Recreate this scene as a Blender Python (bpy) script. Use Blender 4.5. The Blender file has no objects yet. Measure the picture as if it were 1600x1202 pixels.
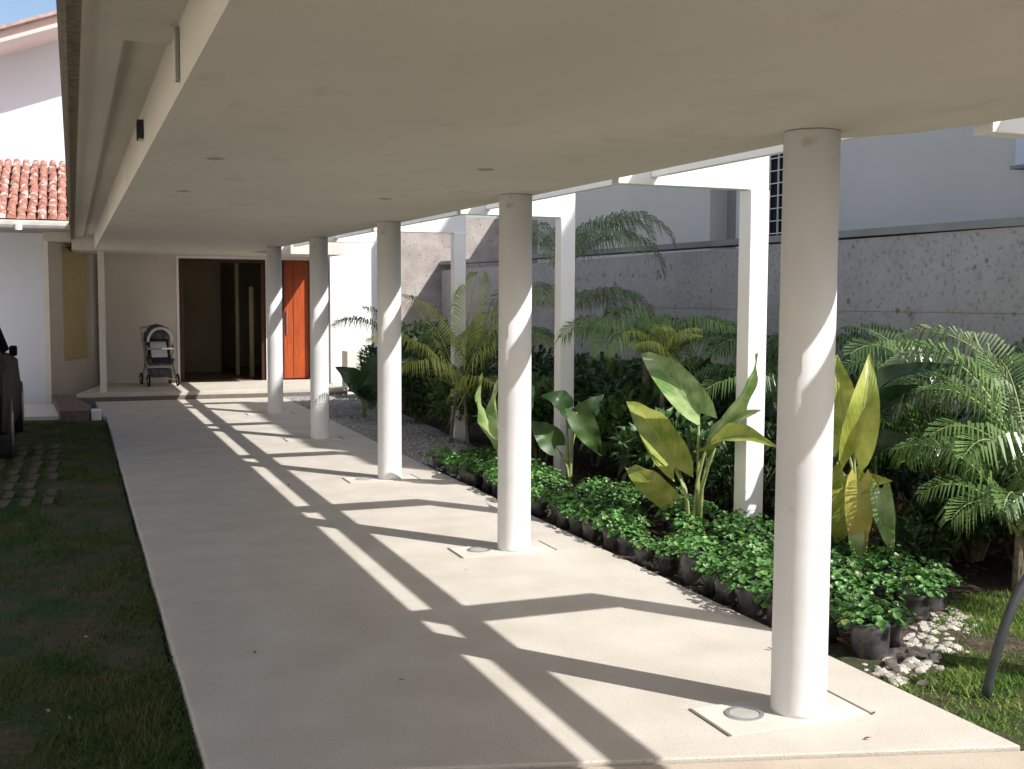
import bpy, math, random
from mathutils import Vector, Matrix
R = random.Random(7)
S = bpy.context.scene
C = S.collection
rad = math.radians

# ------------------------------------------------------------------ camera
YAW, PITCH, ROLL = 0.372993, 0.074713, 0.004763
cy, sy, cp, sp = math.cos(YAW), math.sin(YAW), math.cos(PITCH), math.sin(PITCH)
fwd = Vector((sy*cp, cy*cp, -sp)); rt = Vector((cy, -sy, 0)); up = rt.cross(fwd)
rt2 = rt*math.cos(ROLL) + up*math.sin(ROLL); up2 = up*math.cos(ROLL) - rt*math.sin(ROLL)
cam = bpy.data.cameras.new('camera'); cam.sensor_fit = 'HORIZONTAL'; cam.sensor_width = 36; cam.lens = 36*1750/1600
cam.clip_start = .05; cam.clip_end = 2000
co = bpy.data.objects.new('camera', cam); C.objects.link(co)
m = Matrix((rt2, up2, -fwd)).transposed().to_4x4(); m.translation = (0, 0, 1.65); co.matrix_world = m
S.camera = co

# ------------------------------------------------------------------ sky, sun, exposure
SUN = Vector((.668, -.855, 1.0)).normalized()
w = bpy.data.worlds.new('World'); S.world = w; w.use_nodes = True
nt = w.node_tree; bg = nt.nodes['Background']
sky = nt.nodes.new('ShaderNodeTexSky'); sky.sky_type = 'NISHITA'; sky.sun_disc = False
sky.sun_elevation = math.asin(SUN.z); sky.sun_rotation = math.atan2(SUN.x, SUN.y)
sky.altitude = 300; sky.air_density = 1.0; sky.dust_density = 3.0; sky.ozone_density = 1.0
nt.links.new(sky.outputs[0], bg.inputs[0]); bg.inputs[1].default_value = .095
sl = bpy.data.lights.new('sun', 'SUN'); sl.energy = 3.4; sl.angle = rad(.5); sl.color = (1, .98, .955)
so = bpy.data.objects.new('sun', sl); C.objects.link(so); so.rotation_euler = SUN.to_track_quat('Z', 'Y').to_euler()
so.location = (10, -10, 20)
S.view_settings.view_transform = 'Standard'; S.view_settings.look = 'None'
S.view_settings.gamma = 1; S.view_settings.exposure = 0.95; S.view_settings.use_curve_mapping = False
S.render.engine = 'CYCLES'
S.cycles.max_bounces = 10; S.cycles.diffuse_bounces = 6; S.cycles.transmission_bounces = 4

# ------------------------------------------------------------------ materials
MATS = {}
def mat(name, c1, c2=None, scale=3.0, rough=.7, bump=0, bscale=40, detail=6, spec=.3, trans=0, rand=0, ramp=(.35, .65),
        c3=None, s3=60, a3=.5, metallic=0, stretch=None):
    if name in MATS: return MATS[name]
    m = bpy.data.materials.new(name); m.use_nodes = True; n = m.node_tree; N = n.nodes; L = n.links
    b = N['Principled BSDF']; b.inputs['Roughness'].default_value = rough
    b.inputs['Specular IOR Level'].default_value = spec; b.inputs['Metallic'].default_value = metallic
    tc = N.new('ShaderNodeTexCoord'); src = tc.outputs['Object']
    if stretch:
        mp = N.new('ShaderNodeMapping'); mp.inputs['Scale'].default_value = stretch
        L.new(src, mp.inputs[0]); src = mp.outputs[0]
    nz = N.new('ShaderNodeTexNoise'); nz.inputs['Scale'].default_value = scale; nz.inputs['Detail'].default_value = detail
    L.new(src, nz.inputs['Vector'])
    cr = N.new('ShaderNodeValToRGB'); e = cr.color_ramp.elements
    e[0].position, e[1].position = ramp
    e[0].color = (*c1, 1); e[1].color = (*(c2 or c1), 1)
    L.new(nz.outputs['Fac'], cr.inputs[0]); out = cr.outputs[0]
    if c3:
        n3 = N.new('ShaderNodeTexNoise'); n3.inputs['Scale'].default_value = s3; n3.inputs['Detail'].default_value = 2
        L.new(src, n3.inputs['Vector'])
        r3 = N.new('ShaderNodeValToRGB'); r3.color_ramp.elements[0].position = a3; r3.color_ramp.elements[1].position = a3+.08
        L.new(n3.outputs['Fac'], r3.inputs[0])
        mx = N.new('ShaderNodeMix'); mx.data_type = 'RGBA'
        L.new(r3.outputs[0], mx.inputs[0]); L.new(out, mx.inputs[6]); mx.inputs[7].default_value = (*c3, 1); out = mx.outputs[2]
    if rand:
        oi = N.new('ShaderNodeObjectInfo'); hs = N.new('ShaderNodeHueSaturation')
        mr = N.new('ShaderNodeMapRange'); mr.inputs[3].default_value = 1-rand; mr.inputs[4].default_value = 1+rand
        L.new(oi.outputs['Random'], mr.inputs[0]); L.new(mr.outputs[0], hs.inputs['Value']); L.new(out, hs.inputs['Color']); out = hs.outputs[0]
    L.new(out, b.inputs['Base Color'])
    if bump:
        bn = N.new('ShaderNodeTexNoise'); bn.inputs['Scale'].default_value = bscale; bn.inputs['Detail'].default_value = 5
        L.new(src, bn.inputs['Vector'])
        bp = N.new('ShaderNodeBump'); bp.inputs['Strength'].default_value = bump; bp.inputs['Distance'].default_value = .01
        L.new(bn.outputs['Fac'], bp.inputs['Height']); L.new(bp.outputs[0], b.inputs['Normal'])
    if trans:
        tr = N.new('ShaderNodeBsdfTranslucent'); L.new(out, tr.inputs[0])
        ms = N.new('ShaderNodeMixShader'); ms.inputs[0].default_value = trans
        L.new(b.outputs[0], ms.inputs[1]); L.new(tr.outputs[0], ms.inputs[2])
        L.new(ms.outputs[0], N['Material Output'].inputs[0])
    MATS[name] = m; return m

M_white = mat('white_paint', (.78, .775, .76), (.84, .84, .83), 1.5, .55, .05, 60)
M_col = mat('column_paint', (.63, .63, .63), (.71, .71, .71), 1.5, .5, .12, 22, c3=(.52, .49, .44), s3=7, a3=.70)
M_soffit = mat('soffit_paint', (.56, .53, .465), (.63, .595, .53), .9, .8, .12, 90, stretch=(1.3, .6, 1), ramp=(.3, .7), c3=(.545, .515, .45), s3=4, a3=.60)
M_conc = mat('path_concrete', (.47, .425, .36), (.565, .52, .46), 2.6, .75, .3, 140, 10, ramp=(.3, .7), c3=(.41, .36, .29), s3=110, a3=.585)
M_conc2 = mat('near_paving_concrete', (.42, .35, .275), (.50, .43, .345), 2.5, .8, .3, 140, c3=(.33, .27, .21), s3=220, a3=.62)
M_grey = mat('grey_wall_paint', (.62, .59, .53), (.68, .65, .59), .6, .8, .1, 30)
M_dgrey = mat('dark_grey_render', (.27, .27, .25), (.33, .32, .30), 2, .85, .1, 30)
M_moss = mat('mossy_edge', (.16, .14, .085), (.33, .29, .215), 28, .95, .4, 50, ramp=(.3, .75))
M_dark = mat('dark_metal', (.02, .02, .022), (.035, .035, .04), 8, .45)
M_black = mat('black_paint', (.005, .005, .006), (.007, .007, .008), 8, .5, spec=.08)
M_soil = mat('dark_soil', (.035, .025, .018), (.085, .062, .045), 14, .95, .8, 60, c3=(.16, .11, .08), s3=50, a3=.62)
M_lawn = mat('lawn_soil', (.026, .046, .014), (.070, .054, .032), 3.6, .95, .9, 70, 9, ramp=(.42, .62), c3=(.15, .12, .09), s3=34, a3=.66)
M_grav = mat('grey_gravel_bed', (.16, .155, .15), (.36, .35, .335), 34, .9, 1.0, 60, 3, ramp=(.4, .6))
M_terra = mat('terracotta_tile', (.27, .10, .07), (.45, .22, .165), 11, .85, .2, 60, ramp=(.35, .68), c3=(.62, .50, .43), s3=9, a3=.56)  # pale patches put whitish highlights into the tile colour
M_verge = mat('dull_pink_verge', (.33, .22, .20), (.45, .33, .30), 8, .85)
M_pink = mat('pink_eave_paint', (.62, .47, .43), (.68, .53, .49), 1, .8)
M_wood = mat('orange_wood', (.31, .05, .012), (.43, .085, .018), 5, .4, .1, 30, stretch=(6, 6, .5), spec=.45)
M_dwood = mat('dark_brown_wood', (.045, .018, .012), (.075, .03, .018), 5, .4, stretch=(6, 6, .5))
M_yel = mat('ochre_blind', (.50, .40, .22), (.56, .46, .27), 2, .8)
M_brick = mat('brown_brick', (.11, .075, .06), (.19, .135, .11), 12, .9, .4, 40)
M_beige = mat('beige_wall_paint', (.56, .52, .46), (.62, .58, .52), 1.2, .8, .1, 30)
M_cream = mat('bounce_wall_cream', (.66, .60, .50), (.72, .66, .56), 1, .8)
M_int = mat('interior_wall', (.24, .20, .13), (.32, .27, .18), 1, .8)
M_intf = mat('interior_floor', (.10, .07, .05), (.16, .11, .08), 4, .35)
M_tile = mat('chrome_grey', (.45, .45, .46), (.55, .55, .56), 5, .3, metallic=.8)
M_cloth = mat('stroller_fabric', (.05, .05, .06), (.11, .11, .13), 12, .9)
M_lcloth = mat('pale_fabric', (.55, .55, .58), (.65, .65, .68), 12, .9)
M_bag = mat('black_polythene', (.012, .012, .014), (.075, .07, .07), 14, .3, .5, 25, spec=.5, rand=.3)
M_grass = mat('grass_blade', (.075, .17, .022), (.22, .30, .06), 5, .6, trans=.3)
M_grassd = mat('shaded_lawn_blade', (.03, .085, .014), (.10, .11, .03), 3.0, .65, trans=.25)  # darker copy of the blade colour, canopy shade put into the green
M_cover = mat('groundcover_leaf', (.05, .15, .03), (.14, .30, .075), 9, .42, trans=.25, rand=.4, spec=.5, c3=(.20, .26, .07), s3=14, a3=.60)
M_palm = mat('palm_leaflet', (.06, .13, .035), (.17, .27, .08), 3, .3, trans=.3, rand=.2, spec=.5)
M_palmb = mat('bright_palm_leaflet', (.09, .19, .03), (.22, .36, .08), 3, .28, trans=.35, rand=.1, spec=.5)
M_palmp = mat('pale_palm_leaflet', (.13, .18, .09), (.26, .32, .17), 3, .5, trans=.3, spec=.4)
M_palmy = mat('yellow_palm_leaflet', (.24, .30, .045), (.44, .48, .11), 4, .4, trans=.3, spec=.5)
M_shrub = mat('dark_shrub_leaf', (.022, .055, .017), (.07, .13, .036), 7, .45, trans=.2, rand=.3, spec=.4)
M_shrubm = mat('mid_shrub_leaf', (.035, .085, .02), (.10, .17, .04), 7, .45, trans=.25, rand=.3, spec=.4)
M_brownl = mat('brown_dry_leaf', (.10, .055, .03), (.20, .12, .07), 15, .8, trans=.15)
M_stem = mat('plant_stem', (.14, .13, .07), (.26, .24, .14), 12, .7)
M_gstem = mat('green_stem', (.15, .20, .06), (.32, .36, .14), 12, .55)
M_trunk = mat('palm_trunk', (.09, .075, .05), (.20, .17, .12), 20, .85, .4, 40)
M_peb = mat('white_pebble', (.26, .225, .19), (.55, .51, .46), 20, .7, rand=.2)
M_pebg = mat('grey_pebble', (.16, .16, .16), (.42, .41, .39), 20, .85)
M_pipe = mat('grey_pipe', (.035, .04, .042), (.055, .06, .062), 8, .45)
M_lamp = mat('frosted_fixture', (.35, .33, .29), (.42, .40, .36), 8, .5)
M_tread = mat('paver_concrete', (.05, .042, .028), (.10, .08, .058), 14, .9, .4, 60)
M_seam = mat('joint_line', (.14, .12, .10), (.18, .155, .13), 20, .9)

def stone_mat():
    m = bpy.data.materials.new('pitted_stone'); m.use_nodes = True; n = m.node_tree; N = n.nodes; L = n.links
    b = N['Principled BSDF']; b.inputs['Roughness'].default_value = .9
    tc = N.new('ShaderNodeTexCoord')
    nz = N.new('ShaderNodeTexNoise'); nz.inputs['Scale'].default_value = 2.2; nz.inputs['Detail'].default_value = 9; nz.inputs['Roughness'].default_value = .68
    L.new(tc.outputs['Object'], nz.inputs['Vector'])
    cr = N.new('ShaderNodeValToRGB'); cr.color_ramp.elements[0].position = .36; cr.color_ramp.elements[1].position = .64
    cr.color_ramp.elements[0].color = (.42, .39, .36, 1); cr.color_ramp.elements[1].color = (.49, .46, .43, 1)
    L.new(nz.outputs['Fac'], cr.inputs[0])
    # pits
    v = N.new('ShaderNodeTexVoronoi'); v.inputs['Scale'].default_value = 6; L.new(tc.outputs['Object'], v.inputs['Vector'])
    n2 = N.new('ShaderNodeTexNoise'); n2.inputs['Scale'].default_value = 2.3; n2.inputs['Detail'].default_value = 4; L.new(tc.outputs['Object'], n2.inputs['Vector'])
    ad = N.new('ShaderNodeMath'); ad.operation = 'MULTIPLY_ADD'; ad.inputs[1].default_value = -.95; L.new(n2.outputs['Fac'], ad.inputs[0]); L.new(v.outputs['Distance'], ad.inputs[2])
    pr = N.new('ShaderNodeValToRGB'); pr.color_ramp.elements[0].position = 0; pr.color_ramp.elements[1].position = .10
    m2 = N.new('ShaderNodeMath'); m2.operation = 'ADD'; m2.inputs[1].default_value = .455; L.new(ad.outputs[0], m2.inputs[0]); L.new(m2.outputs[0], pr.inputs[0])
    mx = N.new('ShaderNodeMix'); mx.data_type = 'RGBA'; L.new(pr.outputs[0], mx.inputs[0]); mx.inputs[6].default_value = (.21, .19, .17, 1); L.new(cr.outputs[0], mx.inputs[7])
    # small speckle
    n4 = N.new('ShaderNodeTexNoise'); n4.inputs['Scale'].default_value = 26; n4.inputs['Detail'].default_value = 3; L.new(tc.outputs['Object'], n4.inputs['Vector'])
    r4 = N.new('ShaderNodeValToRGB'); r4.color_ramp.elements[0].position = .27; r4.color_ramp.elements[1].position = .46
    L.new(n4.outputs['Fac'], r4.inputs[0])
    mx3 = N.new('ShaderNodeMix'); mx3.data_type = 'RGBA'; L.new(r4.outputs[0], mx3.inputs[0]); mx3.inputs[6].default_value = (.27, .245, .22, 1); L.new(mx.outputs[2], mx3.inputs[7])
    L.new(mx3.outputs[2], b.inputs['Base Color'])
    bp = N.new('ShaderNodeBump'); bp.inputs['Strength'].default_value = .6; bp.inputs['Distance'].default_value = .015
    L.new(nz.outputs['Fac'], bp.inputs['Height']); L.new(bp.outputs[0], b.inputs['Normal'])
    return m
M_stone = stone_mat()

def ear_mat(name, a, b_, vein, spot=None):
    m = bpy.data.materials.new(name); m.use_nodes = True; n = m.node_tree; N = n.nodes; L = n.links
    b = N['Principled BSDF']; b.inputs['Roughness'].default_value = .35; b.inputs['Specular IOR Level'].default_value = .5
    uv = N.new('ShaderNodeUVMap'); sx = N.new('ShaderNodeSeparateXYZ'); L.new(uv.outputs[0], sx.inputs[0])
    ab = N.new('ShaderNodeMath'); ab.operation = 'ABSOLUTE'; L.new(sx.outputs[0], ab.inputs[0])      # |v| across
    # lateral veins: sin((u*1 - |v|*.35)*40)
    ml = N.new('ShaderNodeMath'); ml.operation = 'MULTIPLY_ADD'; ml.inputs[1].default_value = -.35; L.new(ab.outputs[0], ml.inputs[0]); L.new(sx.outputs[1], ml.inputs[2])
    ms = N.new('ShaderNodeMath'); ms.operation = 'MULTIPLY'; ms.inputs[1].default_value = 62; L.new(ml.outputs[0], ms.inputs[0])
    sn = N.new('ShaderNodeMath'); sn.operation = 'SINE'; L.new(ms.outputs[0], sn.inputs[0])
    vr = N.new('ShaderNodeValToRGB'); vr.color_ramp.elements[0].position = .86; vr.color_ramp.elements[1].position = .98; L.new(sn.outputs[0], vr.inputs[0])
    mr = N.new('ShaderNodeValToRGB'); mr.color_ramp.elements[0].position = .03; mr.color_ramp.elements[1].position = .07
    mr.color_ramp.elements[0].color = (1, 1, 1, 1); mr.color_ramp.elements[1].color = (0, 0, 0, 1); L.new(ab.outputs[0], mr.inputs[0])
    mxv = N.new('ShaderNodeMath'); mxv.operation = 'MAXIMUM'; L.new(vr.outputs[0], mxv.inputs[0]); L.new(mr.outputs[0], mxv.inputs[1])
    tc = N.new('ShaderNodeTexCoord'); nz = N.new('ShaderNodeTexNoise'); nz.inputs['Scale'].default_value = 7; nz.inputs['Detail'].default_value = 5; L.new(tc.outputs['Object'], nz.inputs['Vector'])
    cr = N.new('ShaderNodeValToRGB'); cr.color_ramp.elements[0].position = .38; cr.color_ramp.elements[1].position = .62
    cr.color_ramp.elements[0].color = (*a, 1); cr.color_ramp.elements[1].color = (*b_, 1); L.new(nz.outputs['Fac'], cr.inputs[0])
    mx = N.new('ShaderNodeMix'); mx.data_type = 'RGBA'; mf = N.new('ShaderNodeMath'); mf.operation = 'MULTIPLY'; mf.inputs[1].default_value = .4
    L.new(mxv.outputs[0], mf.inputs[0]); L.new(mf.outputs[0], mx.inputs[0]); L.new(cr.outputs[0], mx.inputs[6]); mx.inputs[7].default_value = (*vein, 1)
    out = mx.outputs[2]
    if spot:
        r = N.new('ShaderNodeValToRGB'); r.color_ramp.elements[0].position = .45; r.color_ramp.elements[1].position = .75; L.new(sx.outputs[1], r.inputs[0])
        m5 = N.new('ShaderNodeMix'); m5.data_type = 'RGBA'; L.new(r.outputs[0], m5.inputs[0]); L.new(out, m5.inputs[6]); m5.inputs[7].default_value = (*spot, 1); out = m5.outputs[2]
    L.new(out, b.inputs['Base Color'])
    tr = N.new('ShaderNodeBsdfTranslucent'); L.new(out, tr.inputs[0]); mix = N.new('ShaderNodeMixShader'); mix.inputs[0].default_value = .3
    L.new(b.outputs[0], mix.inputs[1]); L.new(tr.outputs[0], mix.inputs[2]); L.new(mix.outputs[0], N['Material Output'].inputs[0])
    bp = N.new('ShaderNodeBump'); bp.inputs['Strength'].default_value = .5; bp.inputs['Distance'].default_value = .006
    L.new(mxv.outputs[0], bp.inputs['Height']); L.new(bp.outputs[0], b.inputs['Normal'])
    return m
M_earg = ear_mat('pale_green_leaf', (.14, .27, .06), (.40, .50, .22), (.48, .54, .30))
M_eary = ear_mat('yellow_green_leaf', (.22, .30, .035), (.46, .48, .10), (.55, .55, .22))
M_eard = ear_mat('dark_leaf', (.015, .045, .015), (.04, .085, .028), (.07, .12, .045))
M_earo = ear_mat('yellowing_leaf', (.36, .36, .05), (.50, .45, .09), (.55, .50, .2), (.72, .42, .20))

# ------------------------------------------------------------------ mesh helpers
class MB:
    def __init__(s): s.v = []; s.f = []; s.uv = []; s.hasuv = False
    def add(s, vs, fs, uvs=None):
        o = len(s.v); s.v += [tuple(p) for p in vs]; s.f += [tuple(i+o for i in f) for f in fs]
        s.uv += list(uvs) if uvs else [(0, 0)]*len(vs)
        if uvs: s.hasuv = True
    def box(s, x0, x1, y0, y1, z0, z1):
        s.add([(x0,y0,z0),(x1,y0,z0),(x1,y1,z0),(x0,y1,z0),(x0,y0,z1),(x1,y0,z1),(x1,y1,z1),(x0,y1,z1)],
              [(0,3,2,1),(4,5,6,7),(0,1,5,4),(1,2,6,5),(2,3,7,6),(3,0,4,7)])
        return s
    def prism_y(s, prof, y0, y1):      # profile in (x, z), extruded along Y
        n = len(prof)
        s.add([(x, y0, z) for x, z in prof]+[(x, y1, z) for x, z in prof],
              [tuple(range(n)), tuple(range(2*n-1, n-1, -1))]+[(i, i+n, (i+1) % n+n, (i+1) % n) for i in range(n)])
        return s
    def prism_z(s, pts, z0, z1):
        n = len(pts)
        s.add([(x, y, z0) for x, y in pts]+[(x, y, z1) for x, y in pts],
              [tuple(range(n-1, -1, -1)), tuple(range(n, 2*n))]+[(i, (i+1) % n, (i+1) % n+n, i+n) for i in range(n)])
        return s
    def tube(s, pts, r0, r1=None, seg=6, cap=True):
        pts = [Vector(p) for p in pts]; n = len(pts); r1 = r0 if r1 is None else r1
        o = []; last = None
        for i, p in enumerate(pts):
            d = (pts[min(i+1, n-1)]-pts[max(i-1, 0)]).normalized()
            if last is None: a = d.orthogonal().normalized()
            else: a = (last-d*last.dot(d)).normalized()
            last = a; b = d.cross(a); r = r0+(r1-r0)*i/(n-1) if not isinstance(r0, list) else r0[i]
            for k in range(seg):
                t = 2*math.pi*k/seg; o.append(p+(a*math.cos(t)+b*math.sin(t))*r)
        fs = [(i*seg+k, i*seg+(k+1) % seg, (i+1)*seg+(k+1) % seg, (i+1)*seg+k) for i in range(n-1) for k in range(seg)]
        if cap: fs += [tuple(range(seg-1, -1, -1)), tuple(range((n-1)*seg, n*seg))]
        s.add(o, fs); return s
    def build(s, name, m, parent=None, smooth=False, loc=None, bevel=0, shear=False):
        me = bpy.data.meshes.new(name)
        vs = s.v
        if shear: vs = [(x, y, z+ZS(y)) for x, y, z in vs]
        me.from_pydata(vs, [], s.f)
        if s.hasuv:
            u = me.uv_layers.new(name='UVMap')
            for lp in me.loops: u.data[lp.index].uv = s.uv[lp.vertex_index]
        if smooth:
            for p in me.polygons: p.use_smooth = True
        me.update()
        me.materials.append(m)
        o = bpy.data.objects.new(name, me); C.objects.link(o)
        if loc: o.location = loc
        if parent: o.parent = parent
        if bevel:
            b = o.modifiers.new('bevel', 'BEVEL'); b.width = bevel; b.segments = 2; b.limit_method = 'ANGLE'
        return o
def ZS(y): return .0075*(y-4)-.015
def tag(o, label, cat, group=None):
    o['label'] = label; o['category'] = cat
    if group: o['group'] = group
    return o
def thing(name, label, cat, loc=(0,0,0), rz=0, group=None):
    o = bpy.data.objects.new(name, None); o.empty_display_size = .1; C.objects.link(o)
    o.location = loc; o.rotation_euler = (0, 0, rz); return tag(o, label, cat, group)
def struct(o, kind='structure'): o['kind'] = kind; return o
def copy_tree(src, kids, loc, rz, label, sc=1, cat=None, tilt=(0, 0)):
    r = src.copy(); C.objects.link(r); r.location = loc; r.rotation_euler = (tilt[0], tilt[1], rz); r.scale = (sc, sc, sc)
    r['label'] = label
    for k in kids:
        c = k.copy(); C.objects.link(c); c.parent = r
        for g in k.children:
            d = g.copy(); C.objects.link(d); d.parent = c
    return r
kids = lambda o: [x for x in bpy.data.objects if x.parent == o]

# ------------------------------------------------------------------ ground, path, lawn, bed
struct(MB().box(-400, 400, -400, 400, -.6, -.13).build('ground', M_lawn))
def sheet(name, m, pts, z, div=None, amp=0):
    b = MB(); b.prism_z(pts, z-.09, z); return struct(b.build(name, m))
def bumpy(name, m, x0, x1, y0, y1, nx, ny, z, amp, seed):
    rr = random.Random(seed); b = MB(); vs = []
    ph = [(rr.uniform(.5, 5), rr.uniform(.5, 5), rr.uniform(0, 6), rr.uniform(.3, 1)) for _ in range(8)]
    for j in range(ny+1):
        for i in range(nx+1):
            x = x0+(x1-x0)*i/nx; y = y0+(y1-y0)*j/ny
            h = sum(a*math.sin(x*p+y*q+r) for p, q, r, a in ph)/4+rr.uniform(-.3, .3)
            vs.append((x, y, z+amp*h))
    fs = [(j*(nx+1)+i, j*(nx+1)+i+1, (j+1)*(nx+1)+i+1, (j+1)*(nx+1)+i) for j in range(ny) for i in range(nx)]
    b.add(vs, fs); return b.build(name, m, smooth=True)
def hfun(o):
    return o
struct(bumpy('lawn', M_lawn, -9, .38, -3, 17.2, 90, 180, -.055, .014, 3))
# concrete path, its far end widening by the porch, skewed near end
FR = .015
path_pts = [(.405, 3.90), (3.264, 3.10), (3.264, 12.6), (3.30, 19.10), (.30, 19.10), (.36, 16.7), (.405, 16.6)]
struct(MB().prism_z(path_pts, -.16, 0).build('path', M_conc, bevel=.006))
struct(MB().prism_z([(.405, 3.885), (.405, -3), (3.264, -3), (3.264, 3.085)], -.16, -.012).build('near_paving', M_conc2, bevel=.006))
struct(bumpy('planting_bed', M_soil, 3.27, 6.6, 3.0, 20.4, 40, 160, -.05, .03, 9))
# lawn on the right in front of the bed
struct(bumpy('lawn', M_lawn, 3.27, 7.8, -3, 5.0, 60, 110, -.035, .02, 5))
struct(MB().prism_z([(3.268, 10.9), (4.1, 10.9), (4.35, 14), (4.6, 19.2), (3.305, 19.2), (3.268, 12.6)], -.09, -.004).build('gravel_path', M_grav))

struct(MB().prism_z([(-60, -40), (-2.9, -40), (-2.9, 19.6), (-60, 19.6)], -.12, -.03).build('driveway', M_conc))  # pale ground added out of frame, mostly to bounce sunlight under the roof
struct(MB().prism_z([(-2.8, -40), (60, -40), (60, -3.02), (-2.8, -3.02)], -.12, -.02).build('bounce_court', M_conc))  # unseen paving added behind the camera as a sunlit bounce surface

def blades(name, m, region, n, h, seed, wdt=.006, zb=-.06, patch=None):
    rr = random.Random(seed); b = MB(); vs = []; fs = []
    k = 0; tries = 0
    while k < n and tries < n*6:
        tries += 1
        x, y = region(rr)
        if patch and rr.random() > patch(x, y): continue
        a = rr.uniform(0, 6.28); l = h*rr.uniform(.4, 1.2); t = rr.uniform(0, 6.28); q = rr.uniform(.2, 1.1)*l
        dx, dy = math.cos(a)*wdt, math.sin(a)*wdt; o = len(vs)
        vs += [(x-dx, y-dy, zb), (x+dx, y+dy, zb), (x+math.cos(t)*q, y+math.sin(t)*q, zb+l*rr.uniform(.5, 1))]
        fs.append((o, o+1, o+2)); k += 1
    b.add(vs, fs); o = b.build(name, m); struct(o, 'stuff'); return tag(o, *({'grass': ('short grass coloured dark for the canopy shade over the patchy left lawn', 'grass'), 'turf': ('short sunlit grass beside the pale stones at right', 'grass')}[name]))
def pf(x, y): return max(.12, min(1, .5+.5*math.sin(x*3.1+y*1.7+1.3*math.sin(y*2.3))+.3*math.sin(x*9-y*5.2)))
def regL(rr):
    y = 2.6+14*rr.random()**2.0; return (.395-rr.random()*min(1.5, .55+y*.12), y)
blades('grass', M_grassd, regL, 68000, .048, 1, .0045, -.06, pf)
def regR(rr):
    while True:
        x = rr.uniform(3.29, 5.6); y = rr.uniform(2.6, 4.95)
        if y < 4.0+(x-3.4)*.72 and not (x < 3.8 and y > 3.95): return (x, y)
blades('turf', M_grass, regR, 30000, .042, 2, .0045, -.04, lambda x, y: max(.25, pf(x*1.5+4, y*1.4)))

# brown concrete grass pavers by the car
for i in range(7):
    for j in range(9):
        if R.random() < .06: continue
        x = -1.25+i*.17+(j % 2)*.02; y = 9.9+j*.46+i*.02
        if x > -.1: continue
        o = MB().box(-.042, .042, -.17, .17, -.05, .018).build('paver', M_tread, bevel=.006)
        o.location = (x, y, -.045); o.rotation_euler = (0, 0, -.05)
        tag(o, 'low brown concrete paver strip set in the grass beside the black car', 'paver', 'concrete pavers in the grass by the car')

# ------------------------------------------------------------------ covered walkway roof
roof = thing('walkway_roof', 'long flat white walkway canopy running from the foreground to the house door', 'roof', (1.6, 9, 0))
def rel(o): o.location = Vector(o.location)-o.parent.location; return o
def prof(rec): 
    a = [(0.0, 2.64), (0.0, 2.515), (.045, 2.515), (.045, 2.54)]
    a += [(.18, 2.54), (.18, 2.572), (.335, 2.572)] if rec else [(.335, 2.54)]
    return a+[(.335, 2.33), (2.815, 2.33), (2.815, 2.455), (3.26, 2.455), (3.26, 2.64)]
b = MB(); b.prism_y(prof(False), -2.5, 4.1); b.prism_y(prof(True), 4.1, 19.3)
b.prism_y([(-.42, 2.60), (-.42, 2.47), (0.0, 2.47), (0.0, 2.33), (4.42, 2.33), (4.42, 2.64), (0, 2.64), (0, 2.60)], 19.3, 21.5)
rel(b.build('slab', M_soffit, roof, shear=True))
b = MB(); b.prism_z([(2.817, 4.02), (2.817, -2.5), (3.22, -2.5), (3.2, 3.0), (3.17, 3.3), (3.10, 3.62), (2.93, 3.86)], 2.335, 2.453)
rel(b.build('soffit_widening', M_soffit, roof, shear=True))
b = MB(); b.box(-.014, .0, -2.5, 21.2, 2.47, 2.66); b.box(0.0, .042, -2.5, 19.2, 2.497, 2.513)
rel(b.build('drip_edge', M_moss, roof, shear=True))
b = MB(); b.box(-.03, 3.28, -2.5, 21.4, 2.662, 2.70); rel(b.build('roof_membrane', M_dgrey, roof, shear=True))
b = MB(); b.box(3.262, 3.27, -2.5, 19.2, 2.46, 2.66); rel(b.build('fascia', M_white, roof, shear=True))
b = MB(); b.box(.322, .333, 3.77, 3.80, 2.36, 2.53); rel(b.build('joint_strip', M_dgrey, roof, shear=True))
o = thing('junction_box', 'small open dark electrical box fixed on the canopy inner beam', 'electrical box', (.335, 5.75, 2.385))
b = MB(); b.box(-.03, -.002, -.045, -.04, .03, .12); b.box(-.03, -.002, .03, .045, .03, .12); b.box(-.03, -.002, -.04, .03, .11, .12); b.build('housing', M_dark, o)
MB().box(-.022, -.002, -.0395, .0295, .03, .109).build('opening', M_beige, o)
for i, (x, y, l) in enumerate([(.65, 5.6, 'small flush ceiling light nearest the roof trough'), (.67, 7.5, 'small flush ceiling light farther along by the roof trough'),
                            (2.0, 5.5, 'small flush ceiling light near the second column'), (2.0, 7.5, 'small flush ceiling light near the third column')]):
    t = thing('ceiling_light', l, 'ceiling light', (x, y, 2.33+ZS(y)), 0, 'ceiling lights under the canopy')
    MB().tube([(0, 0, -.004), (0, 0, -.001)], .045, .048, 16).build('ring', M_lamp, t)
    MB().tube([(0, 0, -.006), (0, 0, -.0045)], .032, .036, 14).build('lens', M_dgrey, t)

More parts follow.
